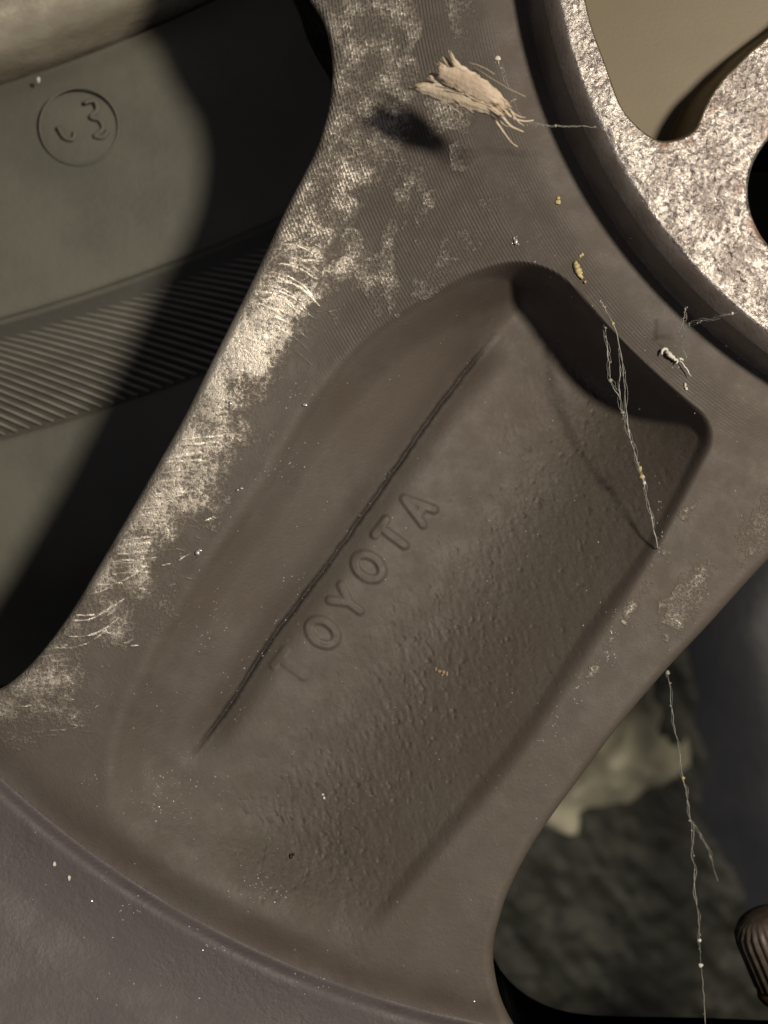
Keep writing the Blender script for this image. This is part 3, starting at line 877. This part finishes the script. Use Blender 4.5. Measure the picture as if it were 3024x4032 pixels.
for fi, (pts, wd, lift) in enumerate(fronds):
    C = catmull([A0(*p) for p in pts], 6); wds = np.interp(np.linspace(0, 1, len(C)), np.linspace(0, 1, 5), wd) * 0.62 * 1200 / 1659
    nC = len(C); m2 = 9; verts = []; faces = []
    for i in range(nC):
        t2 = C[min(i + 1, nC - 1)] - C[max(i - 1, 0)]; t2 = t2 / np.linalg.norm(t2); nrm = np.array([-t2[1], t2[0]])
        for k2 in range(m2):
            s2 = k2 / (m2 - 1) * 2 - 1
            p = C[i] + nrm * (s2 * wds[i] * (1 + 0.15 * math.sin(i * 1.7 + fi)))
            if i == 0: p = p - t2 * random.uniform(0, 26)         # ragged end
            if i == nC - 1: p = p + t2 * random.uniform(0, 30)
            zz = lift + 0.00026 * (1 - s2 * s2) + 0.00007 * math.sin(k2 * 2.6 + fi * 2) + 0.0012 * math.sin(i / nC * 2.5 + fi * .6) * 0.6
            verts.append(leaf_pt(p[0], p[1], zz))
    nb = len(verts)
    verts += [(x, y, z - 0.00012) for x, y, z in verts]
    for i in range(nC - 1):
        for k2 in range(m2 - 1):
            a = i * m2 + k2; f = (a, a + 1, a + m2 + 1, a + m2); faces.append(f); faces.append(tuple(x + nb for x in f[::-1]))
    per = [k2 for k2 in range(m2)] + [i * m2 + m2 - 1 for i in range(1, nC)] + [(nC - 1) * m2 + k2 for k2 in range(m2 - 2, -1, -1)] + [i * m2 for i in range(nC - 2, 0, -1)]
    for i in range(len(per)):
        a, b = per[i], per[(i + 1) % len(per)]; faces.append((b, a, a + nb, b + nb))
    mesh_obj('frond', verts, faces, M_FIBRE if fi % 2 == 0 else M_FIBRE2, leaf)
tails = [([(985, 605), (1040, 660), (1090, 730), (1125, 775), (1160, 800)], 5.5),
         ([(1050, 590), (1080, 640), (1120, 685), (1160, 705), (1190, 718)], 7.5),
         ([(1070, 580), (1110, 625), (1150, 650), (1200, 660), (1245, 655)], 7),
         ([(1090, 560), (1130, 610), (1170, 635), (1200, 640)], 5),
         ([(1040, 600), (1060, 650), (1085, 680), (1110, 690)], 4),
         ([(1105, 570), (1125, 550), (1150, 540)], 3.5),
         ([(1120, 600), (1160, 660), (1195, 685)], 4)]
for ti, (pts, w) in enumerate(tails):
    C = catmull([A0(*p) for p in pts], 5)
    nC = len(C)
    bead('fibre', [leaf_pt(p[0], p[1], 0.0005 + 0.0006 * math.sin(i / nC * 3 + ti) - 0.001 * (i / nC)) for i, p in enumerate(C)],
         w * S * 0.72, M_FIBRE, leaf, 6, False, lambda f: 1.2 - 0.6 * f)
for q in range(12):         # stray hairs lying along the tuft
    a, b = random.choice(fronds)[0][1:3]
    x0, y0 = a[0] + random.uniform(-40, 120), a[1] + random.uniform(-25, 35)
    L = random.uniform(120, 280)
    C = [A0(x0 + L * f, y0 + L * f * 0.55 + 12 * math.sin(f * 3 + q)) for f in (0, .33, .66, 1)]
    bead('hair', [leaf_pt(p[0], p[1], 0.0017 + 0.0003 * math.sin(i + q)) for i, p in enumerate(C)], 1.4 * S, M_FIBRE, leaf, 4)

# ------------------------------------------------------------------ web threads
def lump(verts, faces, c, r, seed):
    rn = random.Random(seed); base = len(verts)
    bm = bmesh.new(); bmesh.ops.create_icosphere(bm, subdivisions=2, radius=1); bm.verts.index_update(); bm.verts.ensure_lookup_table()
    sx, sy, sz = (rn.uniform(.6, 1.3) for _ in range(3)); ph = rn.uniform(0, 6)
    for w in bm.verts:
        f = 1 + 0.14 * math.sin(w.co.x * 3 + ph) + 0.12 * math.sin(w.co.y * 4 + ph * 2) + 0.1 * math.sin(w.co.z * 4 + ph)
        verts.append((c[0] + w.co.x * r * f * sx, c[1] + w.co.y * r * f * sy, c[2] + w.co.z * r * f * sz))
    for f in bm.faces: faces.append(tuple(base + w.index for w in f.verts))
    bm.free()
def thread(label, pts, z, r=1.9, lumps=(), group=None):
    """pts in the 1659-px view; z a number or list (m)"""
    C = catmull([(a * K, b * K) for a, b in pts], 5); n = len(C)
    zs = np.interp(np.linspace(0, 1, n), np.linspace(0, 1, len(z)), z) if isinstance(z, (list, tuple)) else np.full(n, z)
    P = []
    for i, (a, b) in enumerate(C):
        x, y = unproj(a + random.uniform(-2.5, 2.5), b + random.uniform(-2.5, 2.5), zs[i]); P.append((x, y, zs[i]))
    root = empty('web_thread', P[0]); tag(root, label, 'spider web', group)
    off = np.array(P[0])
    bead('silk', [tuple(np.array(p) - off) for p in P], r * 0.62 * S, M_WEB, root, 5, False, lambda f: 0.35 + 1.3 * vnoise(f * 17, 3.3 + len(P), 4))
    for k3 in range(2):          # finer broken silk wandering beside it, dusted with tiny clots
        i0 = random.randint(0, max(0, n // 3)); i1 = random.randint(max(i0 + 3, n * 2 // 3), n)
        ph = random.uniform(0, 6); amp_ = random.uniform(5, 14) * S
        Q = [np.array(P[i]) - off + np.array([amp_ * math.sin(i * 0.7 + ph), amp_ * 0.6 * math.cos(i * 0.9 + ph), random.uniform(0, 6) * S]) for i in range(i0, min(i1, n))]
        if len(Q) > 2: bead('fine_silk', Q, 0.75 * S, M_WEB, root, 4)
    vv, ff = [], []
    for k3 in range(max(4, n // 4)):
        i = random.randrange(n)
        lump(vv, ff, np.array(P[i]) - off + np.array([random.gauss(0, 4) * S, random.gauss(0, 4) * S, 0]), random.uniform(1.5, 4.5) * S, k3 + n)
    mesh_obj('dust_clots', vv, ff, M_WEB, root)
    for (a, b, rr2, mt) in lumps:
        k2 = int(np.argmin([(c[0] - a * K) ** 2 + (c[1] - b * K) ** 2 for c in C]))
        vv, ff = [], []
        lump(vv, ff, np.array(P[k2]) - off, rr2 * S, int(a * 7 + b))
        mesh_obj('caught_crumb', vv, ff, mt, root)
thread('long dusty web thread crossing the deep end of the spoke pocket',
       [(1296, 648), (1308, 670), (1325, 700), (1342, 770), (1350, 850), (1358, 930), (1374, 985), (1386, 1030), (1396, 1065), (1408, 1120), (1420, 1185)],
       [0.0014, 0.0012, 0.0008, 0.0, -.0006, -.001, -.0008, -.0006, -.0004, 0.0002, 0.0004], 3.2,
       [(1326, 700, 8, M_CRUMB), (1384, 1008, 11, M_CRUMB), (1389, 1030, 10, M_CRUMB), (1391, 1044, 7, M_WHITE), (1358, 930, 7, M_WEB), (1363, 950, 7, M_WEB), (1408, 1122, 6, M_WEB)])
thread('web strand running alongside the long thread by its upper half', [(1340, 790), (1338, 850), (1346, 900), (1354, 925)], -.0012, 4.0, [(1342, 890, 8, M_WEB)])
thread('short web thread beaded with dust at the dark pocket end',
       [(1303, 665), (1308, 700), (1311, 745), (1316, 790), (1322, 830), (1340, 862)], -.001, 3.0, [(1306, 682, 9, M_CRUMB), (1309, 710, 6, M_WEB), (1322, 826, 7, M_WEB)])
thread('web thread ending in a pale pod above the plant tuft',
       [(1075, 122), (1080, 145), (1090, 165), (1100, 195), (1112, 225), (1124, 250)], [.0035, .004, .005, .006, .0072, .0076], 1.6,
       [(1076, 127, 12, M_WHITE), (1076, 134, 8, M_CRUMB), (1082, 148, 6, M_WEB)])
thread('web thread tying the plant tuft to the hub pad', [(1140, 265), (1180, 271), (1215, 273), (1250, 272), (1290, 276)], [.0078, .0076, .0072, .007, .0066], 1.3,
       [(1200, 273, 5, M_CRUMB), (1168, 268, 4, M_WEB)])
thread('forked web thread with short upright tail near hub groove', [(1481, 664), (1478, 682), (1475, 698), (1468, 712)], .003, 2.6, [(1477, 690, 5, M_WEB)])
thread('faint web thread reaching sideways to the hub pad edge', [(1471, 708), (1500, 697), (1530, 690), (1560, 682), (1592, 676)], [.003, .004, .005, .006, .0064], 1.2, [(1583, 690, 6, M_WHITE)])
thread('faint web thread hanging above the white fluff crumb', [(1466, 715), (1474, 745), (1484, 775)], [.003, .001, 0.0006], 1.1)
thread('long beaded web thread hanging across the lower opening',
       [(1442, 1452), (1448, 1500), (1455, 1560), (1466, 1620), (1476, 1680), (1484, 1720), (1492, 1770), (1496, 1830), (1499, 1870), (1502, 1920), (1508, 1980), (1512, 2030), (1515, 2085), (1520, 2150), (1527, 2240)],
       [-.0008, -.004, -.006, -.008, -.009, -.010, -.010, -.010, -.010, -.010, -.010, -.010, -.011, -.011, -.012], 2.4,
       [(1442, 1453, 10, M_WEB), (1476, 1683, 9, M_CRUMB), (1512, 2030, 9, M_WHITE), (1514, 2080, 9, M_WHITE)])
thread('blurred side thread joining the long beaded thread', [(1492, 1772), (1512, 1800), (1535, 1850), (1550, 1905)], -.02, 2.2)

# ------------------------------------------------------------------ crumbs on the wheel
def crumb(name, label, cat, pts, r, material, lift=0.0, seed=1, spread=None):
    vv, ff = [], []
    us = [a * K for a, b in pts]; vs = [b * K for a, b in pts]
    hs = height_at(us, vs)
    # iterate once so that the piece lands where it is seen on the uneven surface
    us2, vs2 = zip(*[unproj_uv(a, b, hh) for a, b, hh in zip(us, vs, hs)])
    hs = height_at(us2, vs2)
    base = np.array([(us2[0] - CU) * S, -(vs2[0] - CV) * S, hs[0]])
    for i, (a, b, hh) in enumerate(zip(us2, vs2, hs)):
        rr2 = (r[i] if isinstance(r, (list, tuple)) else r) * S
        lump(vv, ff, np.array([(a - CU) * S, -(b - CV) * S, hh + lift + rr2 * 0.5]) - base, rr2, seed + i * 11)
    o = mesh_obj(name, vv, ff, material)
    o.location = base
    return tag(o, label, cat)
def bent_crumb(name, label, cat, paths, material, z=0.0004):
    a0, b0 = paths[0][0][0]
    h0 = float(height_at([a0 * K], [b0 * K])[0])
    base = np.array([*unproj(a0 * K, b0 * K, h0), h0])
    root = empty(name, base); tag(root, label, cat)
    for pts, r in paths:
        C = catmull([(a * K, b * K) for a, b in pts], 5)
        hh = height_at(C[:, 0], C[:, 1])
        P = [np.array([*unproj(a + random.uniform(-2, 2), b + random.uniform(-2, 2), q), q]) - base + np.array([0, 0, z + random.uniform(0, 1e-4)]) for (a, b), q in zip(C, hh)]
        bead('piece', P, r * S, material, root, 7, False, lambda f: (0.35 + 0.9 * math.sin(math.pi * min(max(f, .06), .94)) ** 0.6) * (0.75 + 0.5 * vnoise(f * 9, r, 2)))
bent_crumb('yellow_crumb', 'curved yellow crumb between spoke pocket and hub groove', 'crumb',
           [([(1242, 567), (1245, 577), (1249, 588), (1257, 602)], 10), ([(1250, 586), (1256, 592)], 6), ([(1262, 608), (1264, 612)], 4)], M_CRUMB, .0002)
bent_crumb('white_fluff', 'ragged white fluff at the upper lip of spoke pocket', 'fluff',
           [([(1426, 768), (1430, 757), (1437, 756), (1440, 764)], 5), ([(1438, 760), (1444, 768), (1452, 775)], 8), ([(1446, 766), (1456, 778), (1464, 778)], 5),
            ([(1458, 780), (1466, 776), (1474, 779)], 4), ([(1464, 780), (1472, 786), (1482, 800), (1490, 815)], 2.2), ([(1462, 778), (1460, 786)], 3)], M_WHITE, .0006)
crumb('yellow_crumb', 'small yellow crumb just above the curved yellow one', 'crumb', [(1258, 550), (1254, 553)], [8, 6], M_CRUMB, seed=8)
crumb('yellow_crumb', 'lone yellow grain on the ringed surface below the plant tuft', 'crumb', [(1206, 428), (1205, 437)], [8, 9], M_CRUMB, seed=9)
crumb('white_crumb', 'oval white crumb inside the pocket corner below the fluff', 'crumb', [(1480, 832), (1482, 840)], [9, 9], M_WHITE, 0.0, seed=21)
crumb('silver_flake', 'spiky silver flake cluster on the ringed surface above pocket', 'flake', [(1110, 515), (1114, 523), (1120, 528), (1106, 526), (1116, 512)], [6, 9, 4, 4, 4], M_FLAKE, seed=25)
crumb('silver_flake', 'shiny blue-white flake on worn edge beside the spoke pocket', 'flake', [(514, 1059), (522, 1055)], [9, 9], M_FLAKE, seed=31)
crumb('silver_flake', 'shiny flake lower down the border, beside plain brown grime', 'flake', [(427, 1194), (432, 1189)], [9, 7], M_FLAKE, seed=35)
crumb('silver_grain', 'round bright grain at the inner margin of worn metal', 'flake', [(659, 875)], 10, M_FLAKE, seed=37)
crumb('silver_grain', 'pair of bright grains on the broad worn patch by opening', 'flake', [(499, 872), (491, 868)], [11, 7], M_FLAKE, seed=39)
crumb('tan_chip', 'flat tan chip on the pocket floor below the lettering', 'chip', [(942, 1446), (950, 1450), (958, 1452), (966, 1456), (955, 1458)], [9, 11, 11, 8, 8], M_BROWN, -0.00018, seed=43)
crumb('dark_crumb', 'black crumb on the shallow end of the pocket', 'crumb', [(629, 1848), (634, 1843)], [9, 7], M_STEM, seed=47)
crumb('white_grain', 'white double grain on the pocket floor near its shallow end', 'grain', [(700, 1723), (697, 1716)], [7, 6], M_WHITE, seed=51)
crumb('white_grain', 'pale grain on the rim barrel, first of a short row', 'grain', [(118, 1866)], 10, M_WHITE, seed=55)
crumb('white_grain', 'pale grain on the rim barrel, last of a short row', 'grain', [(150, 1896)], 11, M_WHITE, seed=57)
o = crumb('white_grain', 'bright grain on the tyre sidewall beside the ring mark', 'grain', [(20, 20)], 11, M_WHITE, seed=59)
gx, gy = unproj(152, 316, TZ); o.location = (gx, gy, TZ)

# countless specks of bright grit and dust
def specks():
    pts = []
    def cluster(a, b, sa, sb, n, rmin, rmax):
        for _ in range(n):
            pts.append((random.gauss(a, sa), random.gauss(b, sb), random.uniform(rmin, rmax)))
    for _ in range(480): pts.append((random.uniform(60, 1650), random.uniform(500, 2200), random.uniform(1.2, 3.6)))
    for q in range(36):        # crumbs along the seam
        f = random.random(); tt = -2100 + 2000 * f; cc = float(np.interp(tt, TK, CKv)) + random.gauss(0, 9)
        pts.append(((tt * AX[0] + cc * AC[0]) / K, (tt * AX[1] + cc * AC[1]) / K, random.uniform(1.0, 2.6)))
    for (a, b, sa, sb, n) in [(620, 985, 22, 30, 22), (585, 1010, 18, 20, 16), (470, 1330, 14, 30, 18), (440, 1380, 10, 14, 8), (1325, 1345, 16, 20, 18),
                              (1250, 1480, 10, 18, 12), (1200, 1560, 8, 18, 14), (1170, 1600, 6, 8, 6), (1320, 1420, 14, 10, 22), (370, 1700, 50, 22, 40),
                              (330, 1740, 40, 26, 26), (560, 1905, 30, 26, 26), (600, 1930, 26, 14, 16), (480, 1470, 20, 14, 8), (640, 860, 20, 20, 14),
                              (520, 1540, 10, 10, 6), (640, 1290, 30, 36, 22), (580, 1380, 20, 30, 14), (270, 1960, 14, 12, 10), (460, 2050, 18, 10, 10),
                              (1470, 770, 30, 20, 10), (1420, 1100, 8, 40, 14), (830, 1250, 4, 5, 6), (200, 1690, 12, 10, 6), (670, 2120, 30, 14, 10)]:
        cluster(a, b, sa, sb, n, 1.2, 4.2)
    pts = [p for p in pts if p[0] > 0]
    us = np.array([p[0] * K for p in pts]); vs = np.array([p[1] * K for p in pts])
    for _ in range(2):
        hs = height_at(us, vs)
    kk = (CAMZ - hs) / CAMZ
    us2 = CU + (us - CU) * kk; vs2 = CV + (vs - CV) * kk
    a, _, _, i1 = poly_dist(us2.astype(np.float32), vs2.astype(np.float32), GAP_L); b, _, _, i2 = poly_dist(us2.astype(np.float32), vs2.astype(np.float32), GAP_R)
    hs = height_at(us2, vs2)
    verts, faces = [], []
    for i in range(len(pts)):
        if i1[i] or i2[i] or a[i] < 40 or b[i] < 40: continue
        r = pts[i][2] * S
        c = np.array([(us2[i] - CU) * S, -(vs2[i] - CV) * S, hs[i] + r * 0.2])
        base = len(verts)
        for dv_ in ((1, 0, 0), (0, 1, 0), (-1, 0, 0), (0, -1, 0), (0, 0, 1), (0, 0, -1)):
            j = np.array(dv_) * r * np.array([random.uniform(.5, 1.5), random.uniform(.5, 1.5), random.uniform(.4, .9)])
            verts.append(c + j)
        for f in ((0, 1, 4), (1, 2, 4), (2, 3, 4), (3, 0, 4), (1, 0, 5), (2, 1, 5), (3, 2, 5), (0, 3, 5)):
            faces.append(tuple(base + x for x in f))
    o = mesh_obj('dust_specks', verts, faces, M_FLAKE, None, smooth=False)
    tag(o, 'scattered bright grit specks on the grimy wheel', 'grit', kind='stuff')
specks()
print('done')
